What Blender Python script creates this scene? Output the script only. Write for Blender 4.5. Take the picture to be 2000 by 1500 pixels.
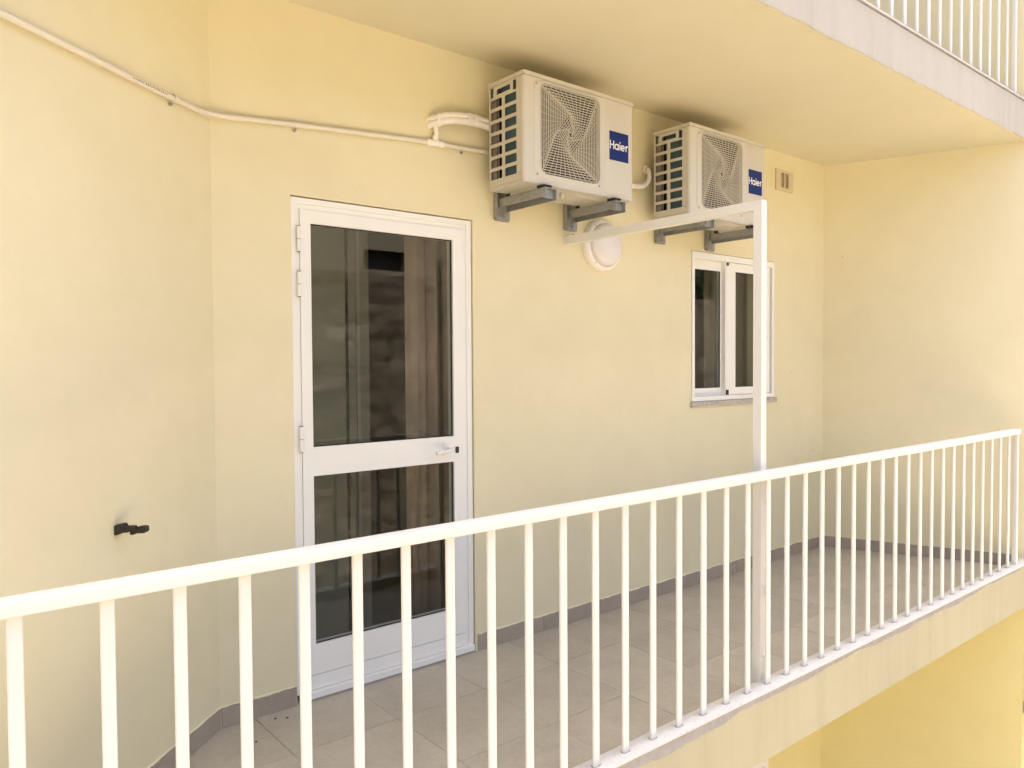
import bpy, bmesh, math, random
from mathutils import Vector, Matrix, Quaternion

# ------------------------------------------------------------------ camera, sky, sun, exposure
sc = bpy.context.scene
for o in list(bpy.data.objects):
    bpy.data.objects.remove(o)
COL = sc.collection
random.seed(7)
R = math.radians

CAM = Vector((0.0, -3.1, 0.0))
yaw, pitch, roll = 0.689906697, -0.0281342029, -0.00621697291
fwd = Vector((math.sin(yaw) * math.cos(pitch), math.cos(yaw) * math.cos(pitch), math.sin(pitch)))
rt = Vector((math.cos(yaw), -math.sin(yaw), 0))
up = rt.cross(fwd)
rt2 = math.cos(roll) * rt + math.sin(roll) * up
up2 = -math.sin(roll) * rt + math.cos(roll) * up
cam_d = bpy.data.cameras.new('camera')
cam = bpy.data.objects.new('camera', cam_d)
COL.objects.link(cam)
cam_d.sensor_width = 36.0
cam_d.lens = 36.0 * 1503.92 / 2000.0
cam_d.clip_start = 0.05
cam_d.clip_end = 1000.0
m = Matrix((rt2, up2, -fwd)).transposed().to_4x4()
m.translation = CAM
cam.matrix_world = m
sc.camera = cam

SUN_EL, SUN_AZ = R(73), R(12)          # the sun stands behind the building: the balcony is in open shade
world = bpy.data.worlds.new('World')
sc.world = world
world.use_nodes = True
wn = world.node_tree
for n in list(wn.nodes):
    wn.nodes.remove(n)
sky = wn.nodes.new('ShaderNodeTexSky')
sky.sky_type = 'NISHITA'
sky.sun_disc = False
sky.sun_elevation = SUN_EL
sky.sun_rotation = SUN_AZ
sky.air_density = 0.65
sky.dust_density = 8.0
sky.ozone_density = 0.6
bg = wn.nodes.new('ShaderNodeBackground')
bg.inputs['Strength'].default_value = 0.15
wo = wn.nodes.new('ShaderNodeOutputWorld')
wn.links.new(sky.outputs[0], bg.inputs['Color'])
wn.links.new(bg.outputs[0], wo.inputs['Surface'])

sun_d = bpy.data.lights.new('sun', 'SUN')
sun_d.energy = 3.2
sun_d.angle = R(0.53)
sun_d.color = (1.0, 0.94, 0.84)
sun = bpy.data.objects.new('sun', sun_d)
COL.objects.link(sun)
sdir = Vector((math.sin(SUN_AZ) * math.cos(SUN_EL), math.cos(SUN_AZ) * math.cos(SUN_EL), math.sin(SUN_EL)))
sun.rotation_euler = (-sdir).to_track_quat('-Z', 'Y').to_euler()
sun.location = (0, 0, 20)

sc.view_settings.view_transform = 'Standard'
sc.view_settings.look = 'None'
sc.view_settings.exposure = 2.42
sc.view_settings.gamma = 1.0
sc.view_settings.use_curve_mapping = False
sc.render.engine = 'CYCLES'
cy = sc.cycles
cy.max_bounces = 10
cy.diffuse_bounces = 6
cy.glossy_bounces = 4
cy.transmission_bounces = 4
cy.transparent_max_bounces = 10
cy.caustics_reflective = False
cy.caustics_refractive = False
cy.sample_clamp_indirect = 6.0
cy.use_denoising = True
try:
    cy.denoiser = 'OPENIMAGEDENOISE'
except Exception:
    pass


# ------------------------------------------------------------------ materials
def nodes(name):
    mt = bpy.data.materials.new(name)
    mt.use_nodes = True
    nt = mt.node_tree
    b = nt.nodes['Principled BSDF']
    return mt, nt, b


def coords(nt, scale=1.0):
    g = nt.nodes.new('ShaderNodeNewGeometry')
    return g.outputs['Position']


def noise(nt, vec, scale, detail=4, rough=0.55):
    n = nt.nodes.new('ShaderNodeTexNoise')
    n.inputs['Scale'].default_value = scale
    n.inputs['Detail'].default_value = detail
    n.inputs['Roughness'].default_value = rough
    nt.links.new(vec, n.inputs['Vector'])
    return n.outputs[0]


def ramp(nt, fac, stops):
    r = nt.nodes.new('ShaderNodeValToRGB')
    e = r.color_ramp.elements
    while len(e) < len(stops):
        e.new(0.5)
    for i, (p, c) in enumerate(stops):
        e[i].position = p
        e[i].color = (*c, 1)
    nt.links.new(fac, r.inputs[0])
    return r.outputs[0]


def mixc(nt, fac, a, b, mode='MIX'):
    n = nt.nodes.new('ShaderNodeMix')
    n.data_type = 'RGBA'
    n.blend_type = mode
    for s, v in ((n.inputs[0], fac), (n.inputs[6], a), (n.inputs[7], b)):
        if hasattr(v, 'is_output'):
            nt.links.new(v, s)
        elif isinstance(v, (int, float)):
            s.default_value = v
        else:
            s.default_value = (*v, 1)
    return n.outputs[2]


def math_n(nt, op, a, b=None):
    n = nt.nodes.new('ShaderNodeMath')
    n.operation = op
    for i, v in enumerate((a, b)):
        if v is None:
            continue
        if hasattr(v, 'is_output'):
            nt.links.new(v, n.inputs[i])
        else:
            n.inputs[i].default_value = v
    return n.outputs[0]


def bump(nt, b, h, strength=0.2, dist=0.01):
    n = nt.nodes.new('ShaderNodeBump')
    n.inputs['Strength'].default_value = strength
    n.inputs['Distance'].default_value = dist
    nt.links.new(h, n.inputs['Height'])
    nt.links.new(n.outputs[0], b.inputs['Normal'])


def mul(c, k):
    return tuple(x * k for x in c)


def plaster(name, base, var=0.05, specks=True, streaks=False):
    mt, nt, b = nodes(name)
    v = coords(nt)
    big = noise(nt, v, 0.9, 5, 0.6)
    c = ramp(nt, big, [(0.30, mul(base, 1 - var)), (0.70, mul(base, 1 + var * 0.6))])
    mid = noise(nt, v, 5.0, 5, 0.65)
    stain = ramp(nt, mid, [(0.35, (0.98, 0.975, 0.96)), (0.6, (1, 1, 1))])
    c = mixc(nt, 1.0, c, stain, 'MULTIPLY')
    if streaks:
        mp = nt.nodes.new('ShaderNodeMapping')
        mp.inputs['Scale'].default_value = (9.0, 9.0, 0.7)
        nt.links.new(v, mp.inputs['Vector'])
        st = noise(nt, mp.outputs[0], 1.0, 6, 0.7)
        c = mixc(nt, 1.0, c, ramp(nt, st, [(0.30, (0.93, 0.925, 0.91)), (0.55, (1, 1, 1))]), 'MULTIPLY')
        ch = noise(nt, v, 38.0, 4, 0.7)
        c = mixc(nt, ramp(nt, ch, [(0.71, (0, 0, 0)), (0.76, (0.55, 0.55, 0.55))]), c, (0.20, 0.18, 0.15))
    if specks:
        vo = nt.nodes.new('ShaderNodeTexVoronoi')
        vo.inputs['Scale'].default_value = 3.1
        nt.links.new(v, vo.inputs['Vector'])
        sp = math_n(nt, 'LESS_THAN', vo.outputs['Distance'], 0.015)
        wn_ = nt.nodes.new('ShaderNodeTexWhiteNoise')
        nt.links.new(vo.outputs['Position'], wn_.inputs['Vector'])
        keep = math_n(nt, 'GREATER_THAN', wn_.outputs['Value'], 0.55)
        c = mixc(nt, math_n(nt, 'MULTIPLY', sp, keep), c, (0.22, 0.18, 0.12))
    nt.links.new(c, b.inputs['Base Color'])
    b.inputs['Roughness'].default_value = 0.72
    b.inputs['Specular IOR Level'].default_value = 0.25
    h1 = noise(nt, v, 260.0, 3, 0.6)
    h2 = noise(nt, v, 22.0, 4, 0.6)
    h3 = noise(nt, v, 3.2, 3, 0.5)
    h = math_n(nt, 'ADD', math_n(nt, 'ADD', math_n(nt, 'MULTIPLY', h1, 0.25), h2), math_n(nt, 'MULTIPLY', h3, 3.0))
    bump(nt, b, h, 0.14, 0.007)
    return mt


def paint(name, base, rough=0.35, spec=0.5, var=0.03, scale=14.0, bstr=0.04, metal=0.0, dirt=None):
    mt, nt, b = nodes(name)
    v = coords(nt)
    n = noise(nt, v, scale, 5, 0.6)
    c = ramp(nt, n, [(0.3, mul(base, 1 - var)), (0.7, mul(base, 1 + var * 0.5))])
    if dirt:
        n2 = noise(nt, v, dirt[1], 6, 0.7)
        f = ramp(nt, n2, [(dirt[2], (0, 0, 0)), (dirt[3], (1, 1, 1))])
        c = mixc(nt, f, c, dirt[0])
    nt.links.new(c, b.inputs['Base Color'])
    r = ramp(nt, n, [(0.3, (rough * 0.85,) * 3), (0.7, (rough * 1.2,) * 3)])
    nt.links.new(r, b.inputs['Roughness'])
    b.inputs['Specular IOR Level'].default_value = spec
    b.inputs['Metallic'].default_value = metal
    if bstr:
        bump(nt, b, noise(nt, v, 90.0, 3, 0.5), bstr, 0.004)
    return mt


def glass(name, tint):
    mt = bpy.data.materials.new(name)
    mt.use_nodes = True
    nt = mt.node_tree
    for n in list(nt.nodes):
        nt.nodes.remove(n)
    out = nt.nodes.new('ShaderNodeOutputMaterial')
    g = nt.nodes.new('ShaderNodeNewGeometry')
    d = nt.nodes.new('ShaderNodeVectorMath')
    d.operation = 'DOT_PRODUCT'
    nt.links.new(g.outputs['Normal'], d.inputs[0])
    nt.links.new(g.outputs['Incoming'], d.inputs[1])
    a = math_n(nt, 'ABSOLUTE', d.outputs['Value'])
    p = math_n(nt, 'POWER', math_n(nt, 'SUBTRACT', 1.0, a), 5.0)
    f = math_n(nt, 'ADD', math_n(nt, 'MULTIPLY', p, 0.95), 0.045)
    tr = nt.nodes.new('ShaderNodeBsdfTransparent')
    tr.inputs[0].default_value = (*tint, 1)
    gl = nt.nodes.new('ShaderNodeBsdfGlossy')
    gl.inputs['Roughness'].default_value = 0.004
    mx = nt.nodes.new('ShaderNodeMixShader')
    nt.links.new(f, mx.inputs[0])
    nt.links.new(tr.outputs[0], mx.inputs[1])
    nt.links.new(gl.outputs[0], mx.inputs[2])
    nt.links.new(mx.outputs[0], out.inputs['Surface'])
    return mt


def tile_mat(name, base):
    mt, nt, b = nodes(name)
    v = coords(nt)
    oi = nt.nodes.new('ShaderNodeObjectInfo')
    off = nt.nodes.new('ShaderNodeVectorMath')
    off.operation = 'SCALE'
    off.inputs['Scale'].default_value = 40.0
    nt.links.new(oi.outputs['Random'], off.inputs[0])
    ad = nt.nodes.new('ShaderNodeVectorMath')
    nt.links.new(v, ad.inputs[0])
    nt.links.new(off.outputs[0], ad.inputs[1])
    n = noise(nt, ad.outputs[0], 3.5, 8, 0.68)
    c = ramp(nt, n, [(0.28, mul(base, 0.86)), (0.5, base), (0.74, mul(base, 1.12))])
    n2 = noise(nt, ad.outputs[0], 55.0, 4, 0.7)
    c = mixc(nt, 1.0, c, ramp(nt, n2, [(0.3, (0.92, 0.92, 0.92)), (0.7, (1.05, 1.04, 1.03))]), 'MULTIPLY')
    br = math_n(nt, 'ADD', math_n(nt, 'MULTIPLY', oi.outputs['Random'], 0.10), 0.95)
    cb = nt.nodes.new('ShaderNodeVectorMath')
    cb.operation = 'SCALE'
    nt.links.new(c, cb.inputs[0])
    nt.links.new(br, cb.inputs['Scale'])
    nt.links.new(cb.outputs[0], b.inputs['Base Color'])
    b.inputs['Roughness'].default_value = 0.55
    b.inputs['Specular IOR Level'].default_value = 0.35
    bump(nt, b, n2, 0.08, 0.003)
    return mt


CREAM = (0.72, 0.664, 0.452)
M = {}
M['wall'] = plaster('cream_plaster', CREAM)
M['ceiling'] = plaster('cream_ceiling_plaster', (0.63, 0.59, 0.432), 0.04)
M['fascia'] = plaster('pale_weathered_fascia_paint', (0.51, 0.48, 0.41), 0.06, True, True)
M['edge'] = plaster('weathered_cream_edge_dimmed_for_light', (0.48, 0.445, 0.30), 0.06, True, True)  # wall cream darkened to offset strong outdoor light; streaks and chips are wear
M['lower'] = plaster('bounce_tinted_and_patch_yellow_plaster', (0.79, 0.69, 0.32), 0.05)  # lower walls are cream, yellow bounce light mixed into the colour; patch truly yellow
M['cement'] = paint('bare_grey_cement', (0.38, 0.36, 0.34), 0.85, 0.2, 0.16, 25.0, 0.3)
M['tile'] = tile_mat('taupe_stoneware', (0.42, 0.375, 0.29))
M['skirt'] = tile_mat('taupe_stoneware_skirting', (0.36, 0.31, 0.25))
M['grout'] = paint('taupe_grout', (0.35, 0.305, 0.24), 0.9, 0.2, 0.1, 30, 0.1)
M['rail'] = paint('white_railing_paint', (0.70, 0.685, 0.63), 0.40, 0.5, 0.0, 5.0, 0.0)
M['sill'] = paint('white_track_with_grime', (0.62, 0.60, 0.545), 0.5, 0.4, 0.06, 20, 0.12,
                  dirt=((0.33, 0.30, 0.26), 70.0, 0.56, 0.74))
M['frame'] = paint('white_aluminium_enamel', (0.80, 0.798, 0.748), 0.33, 0.5, 0.015, 6.0, 0.0)
M['gasket'] = paint('dark_rubber_gasket', (0.03, 0.03, 0.03), 0.6, 0.3, 0.1, 30, 0)
M['black'] = paint('black_plastic', (0.018, 0.016, 0.015), 0.45, 0.5, 0.2, 40, 0.1)
M['glass'] = glass('window_glass', (0.87, 0.88, 0.85))
M['ac'] = paint('ivory_metal_casing', (0.53, 0.50, 0.42), 0.42, 0.45, 0.025, 8, 0.02)
M['acf'] = paint('ivory_front_plastic', (0.55, 0.532, 0.475), 0.42, 0.45, 0.02, 8, 0.02)
M['acg'] = paint('ivory_grille_plastic', (0.54, 0.51, 0.43), 0.45, 0.4, 0.03, 20, 0.0)
M['acdark'] = paint('dark_inside_metal', (0.022, 0.018, 0.016), 0.6, 0.3, 0.15, 20, 0)
M['fan'] = paint('grey_fan_plastic', (0.03, 0.026, 0.024), 0.5, 0.4, 0.1, 20, 0)
M['coil'] = paint('blue_green_coil_fins', (0.11, 0.18, 0.195), 0.4, 0.5, 0.2, 160, 0.2)
M['coilend'] = paint('coil_end_plate', (0.25, 0.215, 0.18), 0.4, 0.5, 0.2, 30, 0.05, 0.3)
M['blue'] = paint('deep_blue_print', (0.005, 0.019, 0.135), 0.4, 0.2, 0.03, 10, 0)
M['white'] = paint('white_print', (0.82, 0.82, 0.82), 0.4, 0.5, 0.0, 10, 0)
M['zinc'] = paint('galvanised_steel', (0.33, 0.335, 0.32), 0.5, 0.5, 0.18, 60, 0.06, 0.35,
                  dirt=((0.17, 0.165, 0.155), 12.0, 0.5, 0.75))
M['rubber'] = paint('black_rubber', (0.025, 0.022, 0.02), 0.7, 0.3, 0.1, 40, 0.1)
M['pvc'] = paint('painted_conduit', (0.69, 0.645, 0.54), 0.45, 0.4, 0.04, 25, 0.08)
M['pvcwhite'] = paint('white_pipe_tape', (0.80, 0.77, 0.70), 0.5, 0.4, 0.06, 30, 0.3)
M['ink'] = paint('dark_printed_ink', (0.04, 0.035, 0.03), 0.6, 0.3, 0.1, 40, 0)
M['lamp'] = paint('white_lamp_plastic', (0.80, 0.77, 0.71), 0.35, 0.5, 0.02, 10, 0)
M['opal'] = paint('opal_lamp_diffuser', (0.70, 0.67, 0.645), 0.3, 0.5, 0.02, 40, 0.08)
M['vent'] = paint('beige_vent_plastic', (0.60, 0.52, 0.36), 0.5, 0.4, 0.05, 30, 0.05)
M['hole'] = paint('dark_duct', (0.05, 0.042, 0.03), 0.9, 0.1, 0.1, 30, 0)
M['room'] = paint('dim_room_paint', (0.42, 0.40, 0.34), 0.8, 0.2, 0.05, 4, 0)
M['roomdoor'] = paint('grey_green_inner_panel', (0.30, 0.30, 0.24), 0.4, 0.4, 0.05, 6, 0)
M['curtain'] = paint('brown_curtain_cloth', (0.50, 0.39, 0.31), 0.85, 0.15, 0.10, 12, 0.15)
M['curtain2'] = paint('taupe_curtain_cloth', (0.36, 0.31, 0.25), 0.85, 0.15, 0.10, 12, 0.15)
M['marble'] = paint('grey_marble_sill', (0.50, 0.46, 0.41), 0.5, 0.4, 0.25, 45, 0.1,
                    dirt=((0.22, 0.19, 0.16), 60.0, 0.5, 0.7))
M['ground'] = paint('pale_limestone_paving', (0.38, 0.33, 0.255), 0.9, 0.2, 0.12, 1.5, 0.2)
M['stone'] = paint('rough_limestone', (0.27, 0.23, 0.175), 0.95, 0.15, 0.6, 4.0, 0.6)
def rubble(name):
    mt, nt, b = nodes(name)
    v = coords(nt)
    vo = nt.nodes.new('ShaderNodeTexVoronoi')
    vo.inputs['Scale'].default_value = 5.5
    mp = nt.nodes.new('ShaderNodeMapping')
    mp.inputs['Scale'].default_value = (0.7, 0.2, 1.5)
    nt.links.new(v, mp.inputs['Vector'])
    nt.links.new(mp.outputs[0], vo.inputs['Vector'])
    wn_ = nt.nodes.new('ShaderNodeTexWhiteNoise')
    nt.links.new(vo.outputs['Position'], wn_.inputs['Vector'])
    c = ramp(nt, wn_.outputs['Value'], [(0.0, (0.10, 0.086, 0.066)), (0.6, (0.17, 0.148, 0.115)), (1.0, (0.25, 0.22, 0.17))])
    n = noise(nt, v, 7.0, 8, 0.75)
    c = mixc(nt, 1.0, c, ramp(nt, n, [(0.35, (0.55, 0.54, 0.52)), (0.65, (1.15, 1.13, 1.08))]), 'MULTIPLY')
    nt.links.new(c, b.inputs['Base Color'])
    b.inputs['Roughness'].default_value = 0.95
    bump(nt, b, n, 0.8, 0.08)
    return mt


M['rubble'] = rubble('rubble_limestone')
M['stuccob'] = plaster('pale_stucco', (0.30, 0.27, 0.20), 0.06, False)
M['leaf'] = paint('dark_hedge_leaf', (0.05, 0.075, 0.03), 0.6, 0.3, 0.35, 5.0, 0)


# ------------------------------------------------------------------ mesh helpers
def link(o):
    COL.objects.link(o)
    return o


def tag(o, label=None, cat=None, group=None, kind=None):
    if label:
        o['label'] = label
    if cat:
        o['category'] = cat
    if group:
        o['group'] = group
    if kind:
        o['kind'] = kind
    return o


def empty(name, loc, label=None, cat=None, group=None, kind=None, parent=None):
    o = link(bpy.data.objects.new(name, None))
    o.empty_display_size = 0.1
    o.location = loc
    if parent:
        set_parent(o, parent)
    return tag(o, label, cat, group, kind)


def wloc(o):
    v = Vector((0, 0, 0))
    # every empty is unrotated when its children are attached: world place is the sum of the chain
    while o is not None:
        v += Vector(o.location)
        if o.parent is not None:
            v += o.matrix_parent_inverse.translation
        o = o.parent
    return v


def set_parent(o, parent):
    w = wloc(parent)
    o.parent = parent
    o.matrix_parent_inverse = Matrix.Translation(-w)


def build(name, bm, mat, parent=None, smooth=False, bev=0.0, seg=2, loc=None):
    if bev:
        bmesh.ops.bevel(bm, geom=[e for e in bm.edges if e.calc_face_angle(0.0) > 0.2], offset=bev, segments=seg, affect='EDGES', clamp_overlap=True)
    bmesh.ops.recalc_face_normals(bm, faces=list(bm.faces))
    me = bpy.data.meshes.new(name)
    bm.to_mesh(me)
    bm.free()
    if mat is not None:
        me.materials.append(mat)
    if smooth:
        me.polygons.foreach_set('use_smooth', [True] * len(me.polygons))
        try:
            me.set_sharp_from_angle(angle=R(38))
        except Exception:
            pass
    o = link(bpy.data.objects.new(name, me))
    if loc is not None:
        o.location = loc
    if parent is not None:
        set_parent(o, parent)
    return o


def inst(src, name, loc, parent=None):
    o = link(bpy.data.objects.new(name, src.data))
    o.location = loc
    if parent is not None:
        set_parent(o, parent)
    return o


def copy_tree(o, parent=None):
    c = o.copy()
    link(c)
    if parent is not None:
        c.parent = parent
        c.matrix_parent_inverse = o.matrix_parent_inverse.copy()
    for ch in [x for x in bpy.data.objects if x.parent == o]:
        copy_tree(ch, c)
    return c


def box(bm, x0, x1, y0, y1, z0, z1):
    vs = [bm.verts.new((x, y, z)) for z in (z0, z1) for y in (y0, y1) for x in (x0, x1)]
    for f in ((0, 2, 3, 1), (4, 5, 7, 6), (0, 1, 5, 4), (2, 6, 7, 3), (0, 4, 6, 2), (1, 3, 7, 5)):
        bm.faces.new([vs[i] for i in f])
    return bm


def B(x0, x1, y0, y1, z0, z1):
    return box(bmesh.new(), min(x0, x1), max(x0, x1), min(y0, y1), max(y0, y1), min(z0, z1), max(z0, z1))


def prism(pts, z0, z1):
    bm = bmesh.new()
    a = [bm.verts.new((x, y, z0)) for x, y in pts]
    b = [bm.verts.new((x, y, z1)) for x, y in pts]
    bm.faces.new(a)
    bm.faces.new(b[::-1])
    n = len(pts)
    for i in range(n):
        bm.faces.new((a[i], a[(i + 1) % n], b[(i + 1) % n], b[i]))
    return bm


def holed(bm, u0, u1, v0, v1, holes, fn, d0, d1):
    """a sheet in (u, v) with rectangular holes, thickness d0..d1; fn(u, v, d) gives the point"""
    us = sorted({u0, u1, *[h[0] for h in holes], *[h[1] for h in holes]})
    vs = sorted({v0, v1, *[h[2] for h in holes], *[h[3] for h in holes]})
    us = [u for u in us if u0 <= u <= u1]
    vs = [v for v in vs if v0 <= v <= v1]
    V = {}

    def vert(i, j, d):
        k = (i, j, d)
        if k not in V:
            V[k] = bm.verts.new(fn(us[i], vs[j], d1 if d else d0))
        return V[k]

    def solid(i, j):
        if i < 0 or j < 0 or i >= len(us) - 1 or j >= len(vs) - 1:
            return False
        cu, cv = (us[i] + us[i + 1]) / 2, (vs[j] + vs[j + 1]) / 2
        return not any(h[0] < cu < h[1] and h[2] < cv < h[3] for h in holes)
    for i in range(len(us) - 1):
        for j in range(len(vs) - 1):
            if not solid(i, j):
                continue
            for d in (0, 1):
                bm.faces.new((vert(i, j, d), vert(i + 1, j, d), vert(i + 1, j + 1, d), vert(i, j + 1, d)))
            for (di, dj, a, b) in ((-1, 0, (i, j), (i, j + 1)), (1, 0, (i + 1, j), (i + 1, j + 1)),
                                   (0, -1, (i, j), (i + 1, j)), (0, 1, (i, j + 1), (i + 1, j + 1))):
                if not solid(i + di, j + dj):
                    bm.faces.new((vert(*a, 0), vert(*b, 0), vert(*b, 1), vert(*a, 1)))
    return bm


def smooth_path(pts, n=6):
    P = [Vector(p) for p in pts]
    out = []
    for i in range(len(P) - 1):
        p0, p1, p2, p3 = P[max(i - 1, 0)], P[i], P[i + 1], P[min(i + 2, len(P) - 1)]
        for k in range(n):
            t = k / n
            out.append(0.5 * ((2 * p1) + (p2 - p0) * t + (2 * p0 - 5 * p1 + 4 * p2 - p3) * t * t
                              + (3 * p1 - p0 - 3 * p2 + p3) * t ** 3))
    out.append(P[-1])
    return out


def tube(bm, pts, r, n=12, radii=None):
    pts = [Vector(p) for p in pts]
    rings = []
    ref = Vector((0.13, 0.21, 0.97))
    for i, p in enumerate(pts):
        t = (pts[min(i + 1, len(pts) - 1)] - pts[max(i - 1, 0)]).normalized()
        a = t.cross(ref)
        if a.length < 0.05:
            a = t.cross(Vector((1, 0, 0)))
        a.normalize()
        b = t.cross(a)
        rr = radii[i] if radii else r
        rings.append([bm.verts.new(p + (a * math.cos(2 * math.pi * k / n) + b * math.sin(2 * math.pi * k / n)) * rr)
                      for k in range(n)])
    for i in range(len(rings) - 1):
        for k in range(n):
            bm.faces.new((rings[i][k], rings[i][(k + 1) % n], rings[i + 1][(k + 1) % n], rings[i + 1][k]))
    bm.faces.new(rings[0])
    bm.faces.new(rings[-1][::-1])
    return bm


def lathe_y(bm, cx, cz, prof, n=48):
    """prof: list of (radius, y), turned about the y axis through (cx, cz)"""
    rings = []
    for r, y in prof:
        if r < 1e-6:
            rings.append([bm.verts.new((cx, y, cz))])
        else:
            rings.append([bm.verts.new((cx + r * math.cos(2 * math.pi * k / n), y, cz + r * math.sin(2 * math.pi * k / n)))
                          for k in range(n)])
    for a, b in zip(rings, rings[1:]):
        for k in range(n):
            k2 = (k + 1) % n
            if len(a) == 1 and len(b) == 1:
                continue
            if len(a) == 1:
                bm.faces.new((a[0], b[k], b[k2]))
            elif len(b) == 1:
                bm.faces.new((a[k], a[k2], b[0]))
            else:
                bm.faces.new((a[k], a[k2], b[k2], b[k]))
    return bm


def rrect(x0, x1, z0, z1, r, seg=6):
    pts = []
    for cx, cz, a0 in ((x1 - r, z1 - r, 0), (x0 + r, z1 - r, 90), (x0 + r, z0 + r, 180), (x1 - r, z0 + r, 270)):
        for k in range(seg + 1):
            a = R(a0 + 90 * k / seg)
            pts.append((cx + r * math.cos(a), cz + r * math.sin(a)))
    return pts


def loft(bm, loops, cap0=False, cap1=False):
    """loops: lists of 3d points of equal length, each a closed ring"""
    L = [[bm.verts.new(p) for p in lp] for lp in loops]
    n = len(L[0])
    for a, b in zip(L, L[1:]):
        for k in range(n):
            bm.faces.new((a[k], a[(k + 1) % n], b[(k + 1) % n], b[k]))
    if cap0:
        bm.faces.new(L[0])
    if cap1:
        bm.faces.new(L[-1][::-1])
    return bm


def bar_path(bm, pts, w, y0, y1, closed=False):
    """a flat fin along (x, z) points, w wide, from y0 to y1"""
    n = len(pts)
    L = []
    for i, (x, z) in enumerate(pts):
        if closed:
            a, b = pts[(i - 1) % n], pts[(i + 1) % n]
        else:
            a, b = pts[max(i - 1, 0)], pts[min(i + 1, n - 1)]
        tx, tz = b[0] - a[0], b[1] - a[1]
        l = math.hypot(tx, tz) or 1
        nx, nz = -tz / l * w / 2, tx / l * w / 2
        L.append([bm.verts.new((x + nx, y0, z + nz)), bm.verts.new((x - nx, y0, z - nz)),
                  bm.verts.new((x - nx, y1, z - nz)), bm.verts.new((x + nx, y1, z + nz))])
    rng = range(n) if closed else range(n - 1)
    for i in rng:
        a, b = L[i], L[(i + 1) % n]
        for k in range(4):
            bm.faces.new((a[k], a[(k + 1) % 4], b[(k + 1) % 4], b[k]))
    if not closed:
        bm.faces.new(L[0])
        bm.faces.new(L[-1][::-1])


# ------------------------------------------------------------------ the place around: ground, wall opposite
GZ = -4.75
g = build('ground', B(-200, 200, -200, 200, GZ - 0.3, GZ), M['ground'])
tag(g, 'pale limestone paving at the foot of the building', kind='structure')

WY = -11.0
rw = empty('retaining_wall', (4, WY, GZ), 'rough limestone retaining wall facing the balcony across the yard', 'wall')
bm = bmesh.new()
from mathutils import noise as mnoise
NX, NZ = 220, 44
gv = []
for j in range(NZ + 1):
    zz = GZ + (1.85 - GZ) * j / NZ
    row = []
    for i in range(NX + 1):
        x = -14 + 46 * i / NX
        p = Vector((x, 0, zz))
        d = 0.08 * mnoise.noise(p * 0.9) + 0.04 * mnoise.cell(p * 1.9 + Vector((0, 0.3, 0))) + 0.03 * mnoise.noise(p * 3.1) + 0.02 * mnoise.noise(p * 7.0)
        top = 0.14 * mnoise.noise(Vector((x * 0.8, 3.0, 0.0))) if j == NZ else 0.0
        row.append(bm.verts.new((x, WY + d, zz + top)))
    gv.append(row)
back = [(bm.verts.new((-14, WY - 0.9, 1.85)), bm.verts.new((32, WY - 0.9, 1.85)))]
for j in range(NZ):
    for i in range(NX):
        bm.faces.new((gv[j][i], gv[j][i + 1], gv[j + 1][i + 1], gv[j + 1][i]))
bm.faces.new([gv[NZ][i] for i in range(NX + 1)] + [back[0][1], back[0][0]])
build('rock_face', bm, M['rubble'], rw)

nb = empty('neighbour_house', (6, -14, 1.4), 'pale stucco house standing above the limestone wall', 'building')
bm = bmesh.new()
holed(bm, -6, 14.2, 1.4, 3.9, [(9.4, 10.6, 2.35, 2.85), (2.0, 3.2, 1.9, 3.2)], lambda u, v, d: (u, d, v), -14.0, -14.35)
build('wall', bm, M['stuccob'], nb)
build('room_back', B(-6, 14.2, -16, -15.8, 1.4, 3.9), M['hole'], nb)
for hx0, hx1, hz0, hz1 in ((9.4, 10.6, 2.35, 2.85), (2.0, 3.2, 1.9, 3.2)):
    w = build('window', B(hx0, hx1, -14.25, -14.22, hz0, hz1), M['gasket'], nb)
bm = bmesh.new()
for i in range(15000):
    x, y, zz = random.uniform(13.8, 36), random.uniform(-13.5, -11.6), random.uniform(1.4, 5.4)
    if zz > 3.7 + 0.7 * math.sin(x * 1.7) + 0.3 * math.sin(x * 4.1):
        continue
    s = random.uniform(0.10, 0.24)
    q = Quaternion((random.gauss(0, 1), random.gauss(0, 1), random.gauss(0, 1), random.gauss(0, 1))).normalized()
    vs = [bm.verts.new(Vector((x, y, zz)) + q @ Vector(p) * s) for p in ((-1, 0, 0), (0, -0.5, 0.1), (1, 0, 0), (0, 0.5, 0.1))]
    bm.faces.new(vs)
hd = build('hedge', bm, M['leaf'])
tag(hd, 'dark green hedge growing above the limestone wall', 'hedge', kind='stuff')

# ------------------------------------------------------------------ the building
FZ = -1.462           # balcony floor
CZ = 1.51             # balcony ceiling
SILL = -1.400
bld = empty('apartment_building', (3.4, 0, GZ), 'cream yellow apartment building with tiled balcony and recessed plaster walls', 'building')

DX0, DX1, DZ0, DZ1 = 1.357, 2.309, -1.462, 0.711
WX0, WX1, WZ0, WZ1 = 4.060, 5.018, -0.272, 0.713
VX0, VX1, VZ0, VZ1 = 5.030, 5.258, 1.236, 1.386

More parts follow.
